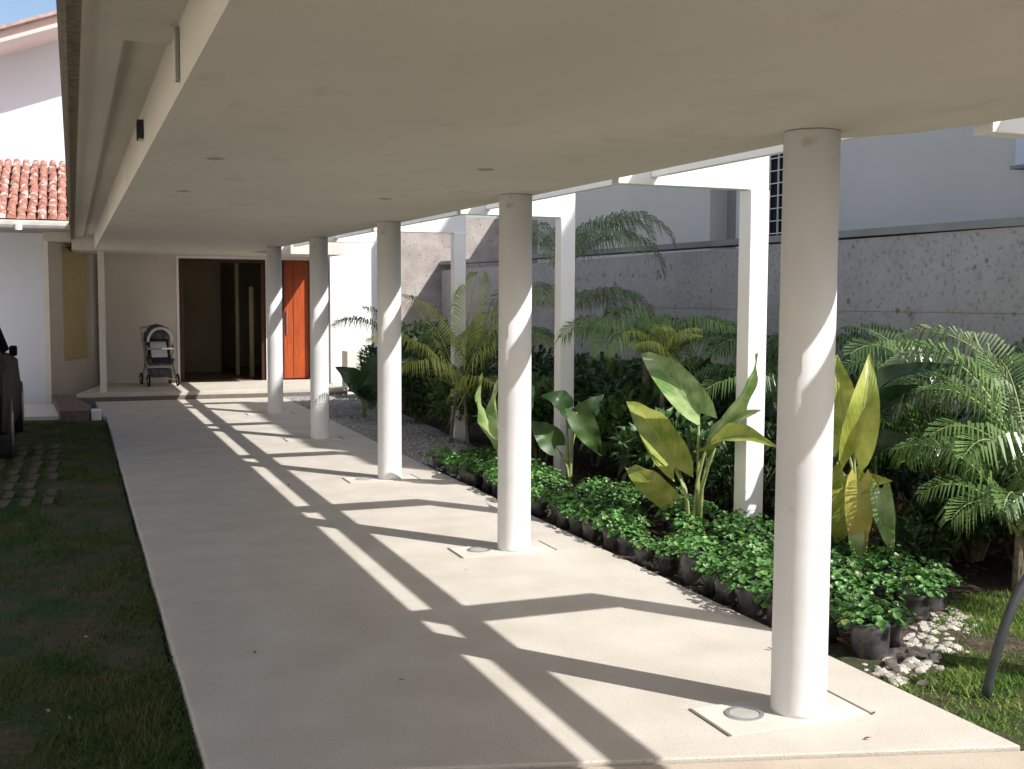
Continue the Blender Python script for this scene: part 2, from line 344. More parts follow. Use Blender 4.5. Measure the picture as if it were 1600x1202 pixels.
# ------------------------------------------------------------------ columns
CN = ['nearest', 'second', 'third', 'fourth', 'fifth']
cx = 2.70
for i in range(5):
    y = 3.70+3.15*i
    t = thing('column', CN[i]+' round white column along the walkway edge' if i else 'nearest and largest round white column, with the floor ring at its foot', 'column', (cx, y, 0), 0, 'round white columns')
    h = 2.33+ZS(y) if i != 1 else 2.33+ZS(y)
    mb = MB(); mb.tube([(0, 0, 0), (0, 0, .02), (0, 0, 1), (0, 0, h-.004)], .112, .108, 40); mb.build('shaft', M_col, t, smooth=False)
    for p in t.children[0].data.polygons: p.use_smooth = len(p.vertices) == 4
    MB().box(-.40, .24, -.14, .16, .0, .004).build('base_pad', mat('pad_concrete', (.52, .48, .42), (.60, .56, .495), 3, .75), t)
    s = MB(); s.box(-.415, -.402, -.14, .16, .0015, .0055); s.box(.242, .253, -.14, .16, .0015, .0055)
    s.build('pad_joint', M_seam, t)
    if i < 3:
        u = thing('floor_light', ['round flush uplight ring in the floor beside the nearest column', 'round flush uplight ring in the floor beside the second column', 'round flush uplight ring in the floor beside the third column'][i], 'floor light', (cx-.235, y+.03, .004), 0, 'flush uplights at the columns')
        rg = MB(); n = 28; vs = []
        for k in range(n):
            a = 2*math.pi*k/n
            for r, z in ((.078, 0), (.078, .006), (.062, .006), (.062, 0)): vs.append((r*math.cos(a), r*math.sin(a), z))
        rg.add(vs, [(4*k+j, 4*((k+1) % n)+j, 4*((k+1) % n)+(j+1) % 4, 4*k+(j+1) % 4) for k in range(n) for j in range(4)])
        rg.build('rim', M_tile, u); MB().tube([(0, 0, 0), (0, 0, .003)], .061, .061, 24).build('glass', M_lamp, u)

# ------------------------------------------------------------------ pergola: rail, cross beams, posts
PX, PY = 4.33, 3.41
o = MB(); o.box(3.51, 3.56, -1.0, 19.2, 2.45, 2.66); o = o.build('pergola_rail', M_white, shear=True)
tag(o, 'long thin white rail running beside the canopy edge on the cross beams', 'beam')
for i in range(-1, 5):
    y = PY+3.15*i; z0, z1 = (2.40, 2.655) if i > 0 else (2.318, 2.58)
    zz = ZS(y)
    n = ['', 'nearest', 'second', 'third', 'fourth', 'fifth'][i+1] if i >= 0 else 'behind-camera'
    b = MB(); b.box(3.274, 3.508, -.05, .05, z0+zz, z1+zz); b.box(3.562, 4.41, -.05, .05, z0+zz, z1+zz)
    b.box(3.508, 3.562, -.05, .05, z0+zz, 2.449+zz)
    o = b.build('pergola_beam', M_white, bevel=.004); o.location = (0, y, 0)
    tag(o, n+' white pergola cross beam from canopy edge to its square post', 'beam', 'pergola cross beams')
    b = MB(); b.box(-.0725, .0725, -.0725, .0725, -.15, z0+zz-.001)
    o = b.build('pergola_post', M_white, bevel=.006); o.location = (PX, y, 0)
    tag(o, n+' square white pergola post standing in the planting bed', 'post', 'square pergola posts')

# ------------------------------------------------------------------ stone garden wall
t = thing('stone_wall', 'long pitted grey stone garden wall with a dark coping behind the plants', 'wall', (6.7, 9, 0))
b = MB()
for (z0, z1) in ((-.2, .88), (.888, 1.565), (1.573, 2.22)): b.box(6.6, 6.82, -2, 20.6, z0, z1)
b.box(6.612, 6.80, -2, 20.6, .87, 1.58)
rel(b.build('stone_face', M_stone, t))
rel(MB().box(6.57, 6.86, -2, 20.6, 2.222, 2.285).build('coping', M_dgrey, t, shear=True))
t = thing('stone_end_wall', 'taller brownish stone wall closing the far end of the garden', 'wall', (6.5, 20.7, 0))
M_stone2 = mat('brown_stone', (.30, .26, .235), (.42, .375, .345), 3, .9, .5, 30, 9, c3=(.22, .19, .165), s3=22, a3=.62)
rel(MB().box(5.77, 6.565, 20.62, 20.85, -.2, 3.25).build('stone_face', M_stone2, t)); rel(MB().box(6.566, 8.6, 20.62, 20.85, -.2, 3.25).build('side_face', M_stone2, t))

# ------------------------------------------------------------------ neighbour building
t = thing('neighbour_building', 'blue grey rendered building rising behind the stone garden wall', 'building', (10, 11, 0))
b = MB(); b.box(9.0, 15, -2.5, 2.9, -.2, 5.2); b.box(9.0, 15, 2.9, 4.0, -.2, 9.4); b.box(9.0, 15, 4.0, 9.8, -.2, 9.85); b.box(9.0, 15, 9.8, 14.1, -.2, 5.2)
b.box(9.35, 15, 14.1, 14.82, -.2, 5.2); b.box(9.0, 15, 14.82, 24, -.2, 5.2)
b.v = [(x, y, z) for x, y, z in b.v]
rel(b.build('wall', M_grey, t))
rel(MB().box(9.30, 9.349, 14.1, 14.82, 2.0, 5.2).build('recess_panel', M_dgrey, t))
wn = MB().box(8.995, 9.0, 12.80, 13.45, 2.55, 3.98).build('window', M_black, t); rel(wn)
b = MB()
for k in range(4): b.box(8.965, 8.985, 12.82+k*.2, 12.832+k*.2, 2.57, 3.96)
for k in range(9): b.box(8.968, 8.982, 12.80, 13.45, 2.58+k*.17, 2.592+k*.17)
g = b.build('grille', M_white, wn)
b = MB(); b.box(8.93, 9.0, 12.74, 12.80, 2.5, 4.0); b.box(8.93, 9.0, 13.45, 13.51, 2.5, 4.0); b.box(8.90, 9.0, 12.72, 13.53, 2.49, 2.548)
b.build('sill', M_dgrey, wn)
wl = MB().box(8.80, 9.0, 8.0, 8.72, 3.02, 3.5).build('ledge_box', mat('pale_blue_paint', (.62, .66, .74), (.66, .70, .78), 2, .8), t); rel(wl)
rel(MB().box(8.77, 9.0, 7.95, 8.76, 2.985, 3.018).build('ledge_trim', M_dgrey, t))
t = thing('white_annex', 'small sunlit white block with a dark underline beyond the garden wall', 'building', (9.2, 24.5, 0))
b = MB().box(8.2, 10.1, 24.2, 26, 2.78, 3.35); rel(b.build('wall', M_white, t)); rel(MB().box(8.15, 10.15, 24.15, 26, 2.70, 2.777).build('trim', M_dgrey, t))
rel(MB().box(8.3, 10.0, 24.35, 25.9, -.2, 2.698).build('lower_wall', M_grey, t))

# ------------------------------------------------------------------ house at the end of the walkway
t = thing('house', 'pale house front with a dark doorway and an orange wooden door at the walkway end', 'house', (2.5, 21.5, 0))
Y0 = 21.5; ZP = .12; HD = 2.40
b = MB()
for x0, x1, z0, z1 in ((.50, 1.82, -.2, 2.9), (3.40, 3.70, -.2, 2.9), (4.24, 4.40, -.2, 2.9), (1.82, 3.40, HD, 2.9), (3.70, 4.24, HD, 2.9)):
    b.box(x0, x1, Y0, Y0+.2, z0, z1)
wall = rel(b.build('wall', M_beige, t))
# light frames
b = MB()
for x0, x1 in ((1.82, 3.40), (3.70, 4.24)):
    b.box(x0-.045, x0, Y0-.015, Y0+.1, ZP, HD+.05); b.box(x1, x1+.045, Y0-.015, Y0+.1, ZP, HD+.05); b.box(x0, x1, Y0-.015, Y0+.1, HD, HD+.05)
rel(b.build('door_trim', M_white, t))
b = MB(); b.box(1.822, 1.90, Y0+.03, Y0+.15, ZP, HD-.002); b.box(3.32, 3.398, Y0+.03, Y0+.15, ZP, HD-.002); b.box(1.90, 3.32, Y0+.03, Y0+.15, HD-.06, HD-.002)
rel(b.build('door_frame', M_dwood, t))
d = rel(MB().box(3.75, 4.235, Y0+.10, Y0+.15, ZP+.02, HD-.002).build('door', M_wood, t))
b = MB(); b.box(3.702, 3.748, Y0+.04, Y0+.15, ZP, HD-.002); b.build('door_jamb', M_dwood, d)
b = MB(); b.box(3.93, 3.94, Y0+.095, Y0+.0995, ZP+.05, HD-.05); b.build('panel_groove', M_dwood, d)
b = MB(); b.tube([(3.81, Y0+.06, 1.0), (3.81, Y0+.06, 1.45)], .012, .012, 8); b.tube([(3.81, Y0+.06, 1.03), (3.81, Y0+.099, 1.03)], .008, .008, 6); b.tube([(3.81, Y0+.06, 1.42), (3.81, Y0+.099, 1.42)], .008, .008, 6); b.build('handle', M_tile, d)
# interior room
b = MB(); b.box(.6, 4.4, 26.0, 26.1, 0, 2.9); b.box(.5, .6, Y0+.21, 26.1, 0, 2.9); b.box(4.4, 4.5, Y0+.21, 26.1, 0, 2.9); b.box(.5, 4.5, Y0+.2, 26.1, 2.65, 2.75)
b.box(.6, 2.9, 24.3, 24.38, 0, 2.64); b.box(3.02, 3.09, Y0+1.4, Y0+1.5, .13, 2.64); b.box(3.22, 3.3, Y0+.9, Y0+.95, .13, 1.9)
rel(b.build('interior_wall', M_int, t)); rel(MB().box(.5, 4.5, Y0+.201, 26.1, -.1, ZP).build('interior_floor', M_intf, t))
# roof block above and beyond the canopy
rel(MB().box(.5, 4.5, Y0+.21, 26.2, 2.9, 3.05).build('roof', M_white, t))
# diagonal side wall with ochre window, slim pillar
def wallseg(p0, p1, z0, z1, th, n, m, par, outset=0):
    p0, p1 = Vector((*p0, 0)), Vector((*p1, 0)); d = (p1-p0).normalized(); nn = Vector((d.y, -d.x, 0))
    a = p0+nn*outset; c = p1+nn*outset; e = c-nn*th; f = a-nn*th
    return MB().prism_z([(a.x, a.y), (c.x, c.y), (e.x, e.y), (f.x, f.y)], z0, z1).build(n, m, par)
A, B = (-.36, 19.72), (.49, 21.9)
def L(s): return (A[0]+(B[0]-A[0])*s, A[1]+(B[1]-A[1])*s)
rel(wallseg(L(0), L(.24), -.2, 2.62, .15, 'side_wall', M_beige, t)); rel(wallseg(L(.24), L(.76), -.2, .60, .15, 'side_wall', M_beige, t))
rel(wallseg(L(.76), L(1), -.2, 2.62, .15, 'side_wall', M_beige, t)); rel(wallseg(L(.24), L(.76), 2.54, 2.75, .15, 'side_wall', M_beige, t))
rel(wallseg(L(.24), L(.76), .60, 2.54, .05, 'window', M_yel, t, -.08))
b = MB().box(.385, .485, 19.45, 19.55, -.1, 2.43); rel(b.build('pillar', M_beige, t))
t = thing('porch_floor', 'low raised concrete porch step in front of the house door', 'step', (2.4, 20.3, 0))
rel(MB().prism_z([(.02, 19.24), (4.42, 19.24), (4.42, 21.49), (.47, 21.49)], -.15, ZP).build('slab', M_conc, t, bevel=.008))
rel(MB().box(.03, 4.42, 19.20, 19.238, -.1, .06).build('riser_shade', M_seam, t))  # dark strip, the shadow under the porch edge put into its colour
# sunlit white wall right of the orange door
t = thing('white_side_wall', 'bright sunlit white wall block right of the orange door', 'wall', (5.0, 20.5, 0))
rel(MB().box(4.56, 5.78, 21.15, 22.2, -.2, 3.5).build('wall', M_white, t))
rel(MB().box(4.45, 4.558, 21.3, 22.0, -.1, 3.2).build('gap_shade_strip', M_black, t))  # black strip stands in for the shade between the two walls
o = MB().box(4.60, 4.98, 19.95, 20.38, -.1, .72).build('utility_box', M_grey, bevel=.01); tag(o, 'low pale grey utility box against the white wall behind the dark plant', 'utility box')

t = thing('bounce_wall', 'long cream wall added out of frame to bounce warm light under the canopy', 'wall', (-7, 4, 0))  # added unseen wall, bounces warm sunlight under the canopy
rel(MB().box(-7.3, -7.0, -25, 17.5, -.2, 4.6).build('wall', M_cream, t)); rel(MB().box(-7.36, -6.94, -25, 17.5, 4.602, 4.68).build('coping', M_dgrey, t))
# ------------------------------------------------------------------ left buildings
t = thing('garage_building', 'low white building with a red clay tile roof at the left edge', 'building', (-3, 20, 0))
rel(MB().box(-6, -.362, 19.75, 24.5, -.2, 2.74).build('wall', M_grey if 0 else mat('blue_shade_white_wall', (.66, .68, .74), (.70, .72, .78), 1, .8), t))  # white wall, the bluish open-sky shade is put into its colour
b = MB(); b.tube([(-6, 18.14, 2.74), (.02, 18.14, 2.74)], .06, .07, 10); gut = rel(b.build('gutter', M_lamp, t)); 
rel(MB().box(-6, .0, 18.22, 19.75, 2.70, 2.76).build('shade_eave_board', M_dgrey, t))  # eave deepened forward so that it shades the white wall
b = MB(); b.tube([(-.72, 18.07, 2.66), (-.72, 18.05, 2.75)], .05, .05, 8); rel(b.build('gutter_bracket', M_white, t))
# clay barrel tiles, each row
b = MB(); rows = 9; cols = 44; slope = .42
for r in range(rows):
    for c in range(cols):
        x = -6.0+c*.14+R.uniform(-.008, .008); y = 18.12+r*.30; z = 2.80+r*.30*slope+R.uniform(-.006, .006)
        n = 6; vs = []; L0 = .34; lean = R.uniform(-.01, .01)
        for s_, (yy, rr_) in enumerate(((0, .066), (L0, .054))):
            for k in range(n+1):
                a = math.pi*k/n; vs.append((x+lean*s_+rr_*math.cos(a), y+yy, z+yy*slope+rr_*math.sin(a)*1.0+(.018 if s_ == 0 else 0)))
        b.add(vs, [(k, k+1, n+2+k, n+1+k) for k in range(n)]+[tuple(range(n, -1, -1))])
rel(b.build('tile_roof', M_terra, t)); 
b = MB(); b.add([(-6, 18.16, 2.77), (.06, 18.16, 2.77), (.06, 20.8, 3.88), (-6, 20.8, 3.88)], [(0, 1, 2, 3)]); rel(b.build('roof_bed', M_dwood, t))
t = thing('upper_house', 'tall white gable end with pinkish eaves against the sky at upper left', 'building', (-3, 26, 0))
yb = 23.5
b = MB(); b.add([(-7, yb, 0), (2.0, yb, 0), (2.0, yb, 7.4), (-7, yb, 4.0), (-7, yb+5, 0), (2, yb+5, 0), (2, yb+5, 7.4), (-7, yb+5, 4.0)], [(0, 1, 2, 3), (7, 6, 5, 4), (0, 4, 5, 1), (1, 5, 6, 2), (2, 6, 7, 3), (3, 7, 4, 0)])
rel(b.build('wall', mat('lavender_white_wall', (.60, .58, .60), (.64, .62, .64), 1, .8), t))
def rake(y0, y1, dz0, dz1, name, m):
    f = lambda x: 6.36+(x+1.1)*.378
    b = MB(); vs = []
    for x in (-7.3, 2.3):
        for y in (y0, y1):
            for dz in (dz0, dz1): vs.append((x, y, f(x)+dz))
    b.add(vs, [(0, 1, 3, 2), (4, 6, 7, 5), (0, 4, 5, 1), (2, 3, 7, 6), (0, 2, 6, 4), (1, 5, 7, 3)]); return rel(b.build(name, m, t))
rake(22.3, 28.9, -.16, .03, 'roof_edge', M_pink); rake(22.15, 22.34, .04, .10, 'verge_tile', M_verge); rake(22.24, 28.9, .032, .09, 'roof_cover', M_verge)

b = MB()
for k in range(3):
    b.box(-.20+.115*k, -.20+.115*k+.10, 16.62, 17.2, -.12, .0+.0)
o = MB().prism_z([(-.20, 16.62), (.17, 16.50), (.22, 17.3), (-.1, 19.5), (-.36, 19.5)], -.12, .10).build('brick_planter_edge', M_brick); tag(o, 'low dark brown brick edge at the corner of the walkway and garage', 'edging')
o = MB().prism_z([(-3.5, 17.25), (-.22, 16.9), (-.30, 18.9), (-3.5, 19.6)], -.12, .0).build('kerb_slab', M_beige); tag(o, 'beige concrete apron in front of the white garage wall', 'kerb')
o = MB().box(.20, .34, 16.68, 16.95, -.1, .09).build('path_end_block', M_white, bevel=.008); tag(o, 'small white block at the far left corner of the path', 'block')

# ------------------------------------------------------------------ stroller on the porch
t = thing('baby_stroller', 'dark baby stroller with a pale hood parked on the porch by the doorway', 'stroller', (1.40, 20.75, ZP), rad(8))
b = MB()
for s in (-1, 1):
    x = s*.23
    b.tube([(x, -.30, .12), (x, .05, .42), (x, .38, 1.02)], .016, .016, 8); b.tube([(x, .32, .12), (x, .02, .44), (x, -.16, .66)], .016, .016, 8)
    b.tube([(x*.95, -.16, .66), (x*.95, -.06, .70)], .02, .02, 8)
b.tube([(-.23, .38, 1.02), (0, .41, 1.05), (.23, .38, 1.02)], .018, .018, 8)
b.tube([(-.23, -.29, .13), (.23, -.29, .13)], .012, .012, 8); b.tube([(-.23, .31, .13), (.23, .31, .13)], .012, .012, 8)
b.tube([(-.22, -.16, .66), (0, -.22, .66), (.22, -.16, .66)], .018, .018, 8)
b.build('frame', M_tile, t)
b = MB(); vs = []; 
for i, (y, z) in enumerate([(-.24, .40), (-.10, .38), (.04, .40), (.14, .60), (.22, .86)]):
    for x in (-.19, -.17, .17, .19): vs.append((x, y, z+(.09 if abs(x) > .18 else 0)))
b.add(vs, [(4*i+k, 4*i+k+1, 4*i+k+5, 4*i+k+4) for i in range(4) for k in range(3)]); s = b.build('seat', M_cloth, t); md = s.modifiers.new('s', 'SOLIDIFY'); md.thickness = .03
b = MB(); b.box(-.18, .18, -.20, .18, .16, .30); b.build('basket', M_cloth, t, bevel=.02)
b = MB(); vs = []; n = 8
for i in range(7):
    a = rad(10+i*22)
    for k in range(n+1):
        c = math.pi*k/n; vs.append((.21*math.cos(c), .16-.26*math.cos(a)*math.sin(c)+.02, .74+.30*math.sin(a)*math.sin(c)+.04))
b.add(vs, [(i*(n+1)+k, i*(n+1)+k+1, (i+1)*(n+1)+k+1, (i+1)*(n+1)+k) for i in range(6) for k in range(n)])
s = b.build('hood', M_cloth, t, smooth=True); md = s.modifiers.new('s', 'SOLIDIFY'); md.thickness = .015
b = MB(); b.tube([(.21*math.cos(math.pi*k/10), -.10-.03*math.sin(math.pi*k/10), .78+.24*math.sin(math.pi*k/10)) for k in range(11)], .022, .022, 8); b.build('hood_rim', M_lcloth, t)
b = MB(); b.box(-.14, .14, -.02, .03, .50, .78); b.v = [(x, y+(z-.5)*.5-.06, z) for x, y, z in b.v]; b.build('blanket', M_lcloth, t, bevel=.02)
for x in (-.25, .25):
    for y in (-.30, .32):
        wh = MB(); n = 18; ring = [(x, y+.095*math.cos(2*math.pi*k/n), .11+.095*math.sin(2*math.pi*k/n)) for k in range(n+1)]
        wh.tube(ring, .016, .016, 6, False); o = wh.build('wheel', M_black, t)
        h = MB(); h.tube([(x-.02, y, .11), (x+.02, y, .11)], .022, .022, 10)
        for k in range(5): h.tube([(x, y, .11), (x, y+.09*math.cos(k*1.2566), .11+.09*math.sin(k*1.2566))], .006, .006, 5)
        h.build('hub', M_lamp, o)

# ------------------------------------------------------------------ black car at the left edge
t = thing('parked_car', 'black car cut by the left edge of the photo, parked on the grass pavers', 'car', (-1.52, 14.3, -.06), rad(0)); t.scale = (1, 1, 1.06)
# side profile (y, z) from rear (near) to front; half width .86
def carsec(y, zb, zs, zt, wb, ws, wt):
    return [(-wt*.75, y, zt), (-wt, y, zt-.03), (-ws, y, zs), (-wb, y, (zs+zb)/2), (-wb*.98, y, zb), (wb*.98, y, zb), (wb, y, (zs+zb)/2), (ws, y, zs), (wt, y, zt-.03), (wt*.75, y, zt)]
secs = [(-2.10, .42, .80, .84, .78, .76, .70), (-2.02, .34, .88, 1.02, .84, .84, .76), (-1.6, .28, .93, 1.06, .87, .86, .78), (-1.25, .26, .94, 1.09, .88, .87, .79),
        (.55, .24, .92, 1.0, .88, .87, .80), (1.0, .25, .90, 1.0, .88, .86, .76), (1.7, .27, .82, .90, .86, .83, .70), (2.05, .33, .70, .76, .80, .76, .6), (2.12, .42, .6, .64, .72, .68, .5)]
b = MB(); vs = []
for s in secs: vs += carsec(*s)
n = 10; b.add(vs, [(i*n+k, (i+1)*n+k, (i+1)*n+(k+1) % n, i*n+(k+1) % n) for i in range(len(secs)-1) for k in range(n)]+[tuple(range(n-1, -1, -1))[::-1], tuple(range((len(secs)-1)*n, len(secs)*n))[::-1]])
car = b.build('body', M_black, t, smooth=False, bevel=.03)
gl = mat('car_glass', (.03, .035, .04), (.04, .045, .05), 3, .05, spec=1.0)
b = MB(); cab = [(-1.55, 1.05, .74), (-.75, 1.46, .60), (.15, 1.50, .60), (1.0, 1.0, .72)]
vs = []
for y, z, wd in cab: vs += [(-wd, y, z), (wd, y, z), (.77, y, 1.02), (-.77, y, 1.02)]
b.add(vs, [(4*i+k, 4*i+4+k, 4*i+4+(k+1) % 4, 4*i+(k+1) % 4) for i in range(3) for k in range(4)]+[(0, 1, 2, 3), (15, 14, 13, 12)])
b.build('window', gl, t)
b = MB(); b.box(-.58, .58, -.72, .18, 1.475, 1.515); b.build('roof', M_black, t, bevel=.02)
for s in (-1, 1):
    b = MB(); 
    for (p, q) in (((s*.76, -1.58, 1.05), (s*.61, -.74, 1.475)), ((s*.61, .16, 1.50), (s*.735, 1.02, 1.02)), ((s*.61, -.74, 1.475), (s*.61, .16, 1.505)), ((s*.60, -.3, 1.48), (s*.775, -.25, 1.05))): b.tube([p, q], .03, .03, 6)
    b.build('pillar', M_black, t)
    b = MB(); b.box(.78, .87, .62, .72, .95, 1.07) if s > 0 else b.box(-1.04, -.85, .62, .72, 1.0, 1.13)
    b.build('mirror', M_black, t, bevel=.02)
    b = MB(); b.box(s*.72-.11, s*.72+.11, -2.085, -2.03, .70, .90); b.build('tail_light', mat('red_lens', (.05, .01, .01), (.07, .012, .012), 5, .2, spec=.8), t, bevel=.015)
    for y in (-1.3, 1.35):
        o = MB(); o.tube([(s*.70, y, .31), (s*.89, y, .31)], .31, .31, 24); w_ = o.build('wheel', M_dark, t, bevel=.02)
        o = MB(); o.tube([(s*.88, y, .31), (s*.897, y, .31)], .19, .17, 16); o.build('rim', M_tile, w_)
b = MB(); b.box(-.80, .80, -2.20, -2.06, .38, .58); b.build('bumper', M_dark, t, bevel=.04)

# ------------------------------------------------------------------ plants
def V(*a): return Vector(a)
def frond(mb, st, base, az, elev, length, droop, nl, ll, wd, rr, tip=.1, vee=.3):
    p = Vector(base); pts = [p.copy()]; n = 14; e = elev; ds = []
    for i in range(n):
        d = V(math.cos(az)*math.cos(e), math.sin(az)*math.cos(e), math.sin(e)); ds.append(d)
        p = p+d*(length/n); pts.append(p.copy()); e -= droop/n*(.4+1.2*i/n)
    ds.append(ds[-1]); st.tube(pts, .009, .002, 4, False)
    side = V(-math.sin(az), math.cos(az), 0)
    for j in range(nl):
        t = .16+.84*(j+.5)/nl; f = t*n; i = min(int(f), n-1); q = pts[i].lerp(pts[i+1], f-i); d = ds[i]; upv = side.cross(d)*-1
        if upv.z < 0: upv = -upv
        l = ll*(math.sin(math.pi*min(1, t*.82+.16))**.7)*rr.uniform(.85, 1.1)+.02
        for s in (-1, 1):
            ang = .55+.55*t
            dd = (side*s*math.cos(ang*.75)+d*math.sin(ang*.75)+upv*vee*rr.uniform(.6, 1.2)).normalized()
            g = V(0, 0, -1); q1 = q+dd*l*.5+g*l*.05; q2 = q+dd*l*.80+g*l*(.48+.25*rr.random()); wv = (d-dd*d.dot(dd)).normalized()*wd
            mb.add([q, q1-wv, q1+wv, q2], [(0, 1, 2), (1, 3, 2)])
def palm(name, label, cat, loc, fr, m, seed, stems=None, group=None, sh=.25):
    """fr: list of (az deg, elev deg, length, droop, base height)"""
    rr = random.Random(seed); t = thing(name, label, cat, loc, 0, group)
    lf = MB(); st = MB(); tk = MB()
    for az, el, ln, dr, bz in fr:
        frond(lf, st, (rr.uniform(-.04, .04), rr.uniform(-.04, .04), bz), rad(az), rad(el), ln, dr, int(16+ln*15), .40*min(1.15, ln), .0070+.002*ln, rr)
    lf.build('leaflets', m, t); st.build('midribs', M_gstem, t)
    for (x, y, h, r) in (stems or [(0, 0, max(f[4] for f in fr), .03)]):
        tk.tube([(x*2, y*2, -.08), (x*1.3, y*1.3, h*.5), (x*.5, y*.5, h+.03)], r*1.2, r*.7, 8)
    tk.build('stem', M_trunk, t); return t
def leaf(mb, P0, P1, wd, nrm, bend=.12, fold=.25, heart=.18, wave=.0, rr=R, nu=14, nv=4):
    P0, P1 = Vector(P0), Vector(P1); d = P1-P0; ln = d.length; d.normalize(); nv_ = Vector(nrm); s = d.cross(nv_).normalized(); nn = s.cross(d).normalized()
    vs = []; uv = []; ph = rr.uniform(0, 6)
    for i in range(nu+1):
        u = i/nu
        w = wd*.5*((u+.02)**.36*(1-u)**1.0)/.475
        if i == nu: w = .002
        for k in range(-nv, nv+1):
            v = k/nv; back = heart*ln*(abs(v)**1.3)*max(0, (1-u*3.2))
            c = P0+d*(u*ln-back)+s*(v*w)+nn*(bend*ln*math.sin(u*math.pi*.9)*1.0-bend*ln*u*u*.9 + fold*w*abs(v)**1.2+wave*math.sin(u*17+v*2+ph)*abs(v))
            vs.append(c); uv.append((v, u))
    m_ = 2*nv+1
    mb.add(vs, [(i*m_+k, i*m_+k+1, (i+1)*m_+k+1, (i+1)*m_+k) for i in range(nu) for k in range(2*nv)], uv)
def ear(label, base, leaves, seed, name='elephant_ear_plant', cat='plant', group=None, stem=None):
    """leaves: (P0, P1, width, normal, material)"""
    t = thing(name, label, cat, base, 0, group); bz = Vector(base); rr = random.Random(seed)
    for P0, P1, wd, nrm, m, *k in leaves:
        mb = MB(); leaf(mb, Vector(P0)-bz, Vector(P1)-bz, wd, nrm, wave=.008+.01*rr.random(), rr=rr, **(k[0] if k else {}))
        o = mb.build('leaf', m, t, smooth=True)
        s = MB(); q = Vector(P0)-bz; a = V(rr.uniform(-.04, .04), rr.uniform(-.04, .04), -.06)
        mid = V(a.x*.5+q.x*.25, a.y*.5+q.y*.25, q.z*.55); s.tube([a, mid*.5+a*.5, mid, mid.lerp(q, .5)+V(0, 0, .02), q], .016, .008, 6); s.build('petiole', stem or M_gstem, t, smooth=True)
    return t
def clump(mb, c, rx, ry, rz, n, l, w, rr, upb=.4):
    for _ in range(n):
        while True:
            p = V(rr.uniform(-1, 1), rr.uniform(-1, 1), rr.uniform(-1, 1))
            if .15 < p.length < 1: break
        q = V(c[0]+p.x*rx, c[1]+p.y*ry, c[2]+p.z*rz)
        if q.z < .0: continue
        d = (p.normalized()*.7+V(rr.uniform(-1, 1), rr.uniform(-1, 1), rr.uniform(-.6, .9))*.8+V(0, 0, upb)).normalized()
        s = d.cross(V(rr.uniform(-.4, .4), rr.uniform(-.4, .4), 1)).normalized(); k = rr.uniform(.6, 1.3); nn = s.cross(d)
        L_, W_ = l*k, w*k
        mb.add([q, q+d*L_*.45+s*W_+nn*W_*.3, q+d*L_-V(0, 0, L_*.25), q+d*L_*.45-s*W_+nn*W_*.3, q+d*L_*.5-nn*W_*.1], [(0, 1, 4), (1, 2, 4), (2, 3, 4), (3, 0, 4)])
def shrub(label, loc, rx, ry, h, n, m, seed, l=.13, w=.028, group='dark shrubs in the planting bed', parts=5, stems=6, low=.25, name='shrub'):
    rr = random.Random(seed); t = thing(name, label, 'shrub', loc, rr.uniform(0, 6), group)
    mb = MB(); st = MB()
    for k in range(parts):
        a = rr.uniform(0, 6.28); q = rr.uniform(.2, .75); zc = h*(low+(1-low)*rr.uniform(.25, .8))
        c = (math.cos(a)*rx*q, math.sin(a)*ry*q, zc)
        clump(mb, c, rx*.55, ry*.55, h*.26, n//parts, l, w, rr)
        st.tube([(c[0]*.15, c[1]*.15, -.06), (c[0]*.5, c[1]*.45, zc*.5), c], .014, .005, 5)
    for k in range(stems):
        a = rr.uniform(0, 6.28); st.tube([(0, 0, -.06), (math.cos(a)*rx*.3, math.sin(a)*ry*.3, h*.4), (math.cos(a)*rx*.7, math.sin(a)*ry*.7, h*.85)], .010, .003, 5)
    mb.build('foliage', m, t); st.build('stems', M_stem, t); return t

# --- big pale elephant ear between second column and nearest visible post
NC = V(-.45, -.85, .35)
ear('tall elephant ear plant with pale sunlit leaves in front of the second square post', (4.0, 6.72, 0), [
    ((4.02, 6.72, .88), (3.92, 7.42, 1.30), .25, NC, M_earg, dict(fold=.45)),
    ((3.95, 6.92, .47), (3.90, 7.58, .93), .28, NC+V(.2, 0, .1), M_eary, dict(fold=.3)),
    ((4.05, 6.62, .72), (4.10, 6.08, 1.33), .11, V(.8, .1, .2), M_earg, dict(fold=.9)),
    ((4.02, 6.50, .66), (3.98, 5.78, .80), .21, V(-.6, -.3, .8), M_eary, dict(fold=.5)),
    ((3.98, 7.02, .20), (3.92, 7.66, .40), .19, NC, M_eary, {}),
    ((4.15, 6.75, .62), (4.2, 6.3, .95), .22, V(-.5, -.3, .6), M_earg, {}),
    ((4.0, 7.1, .60), (4.02, 7.5, .72), .2, NC, M_earg, {})], 11, stem=M_gstem)
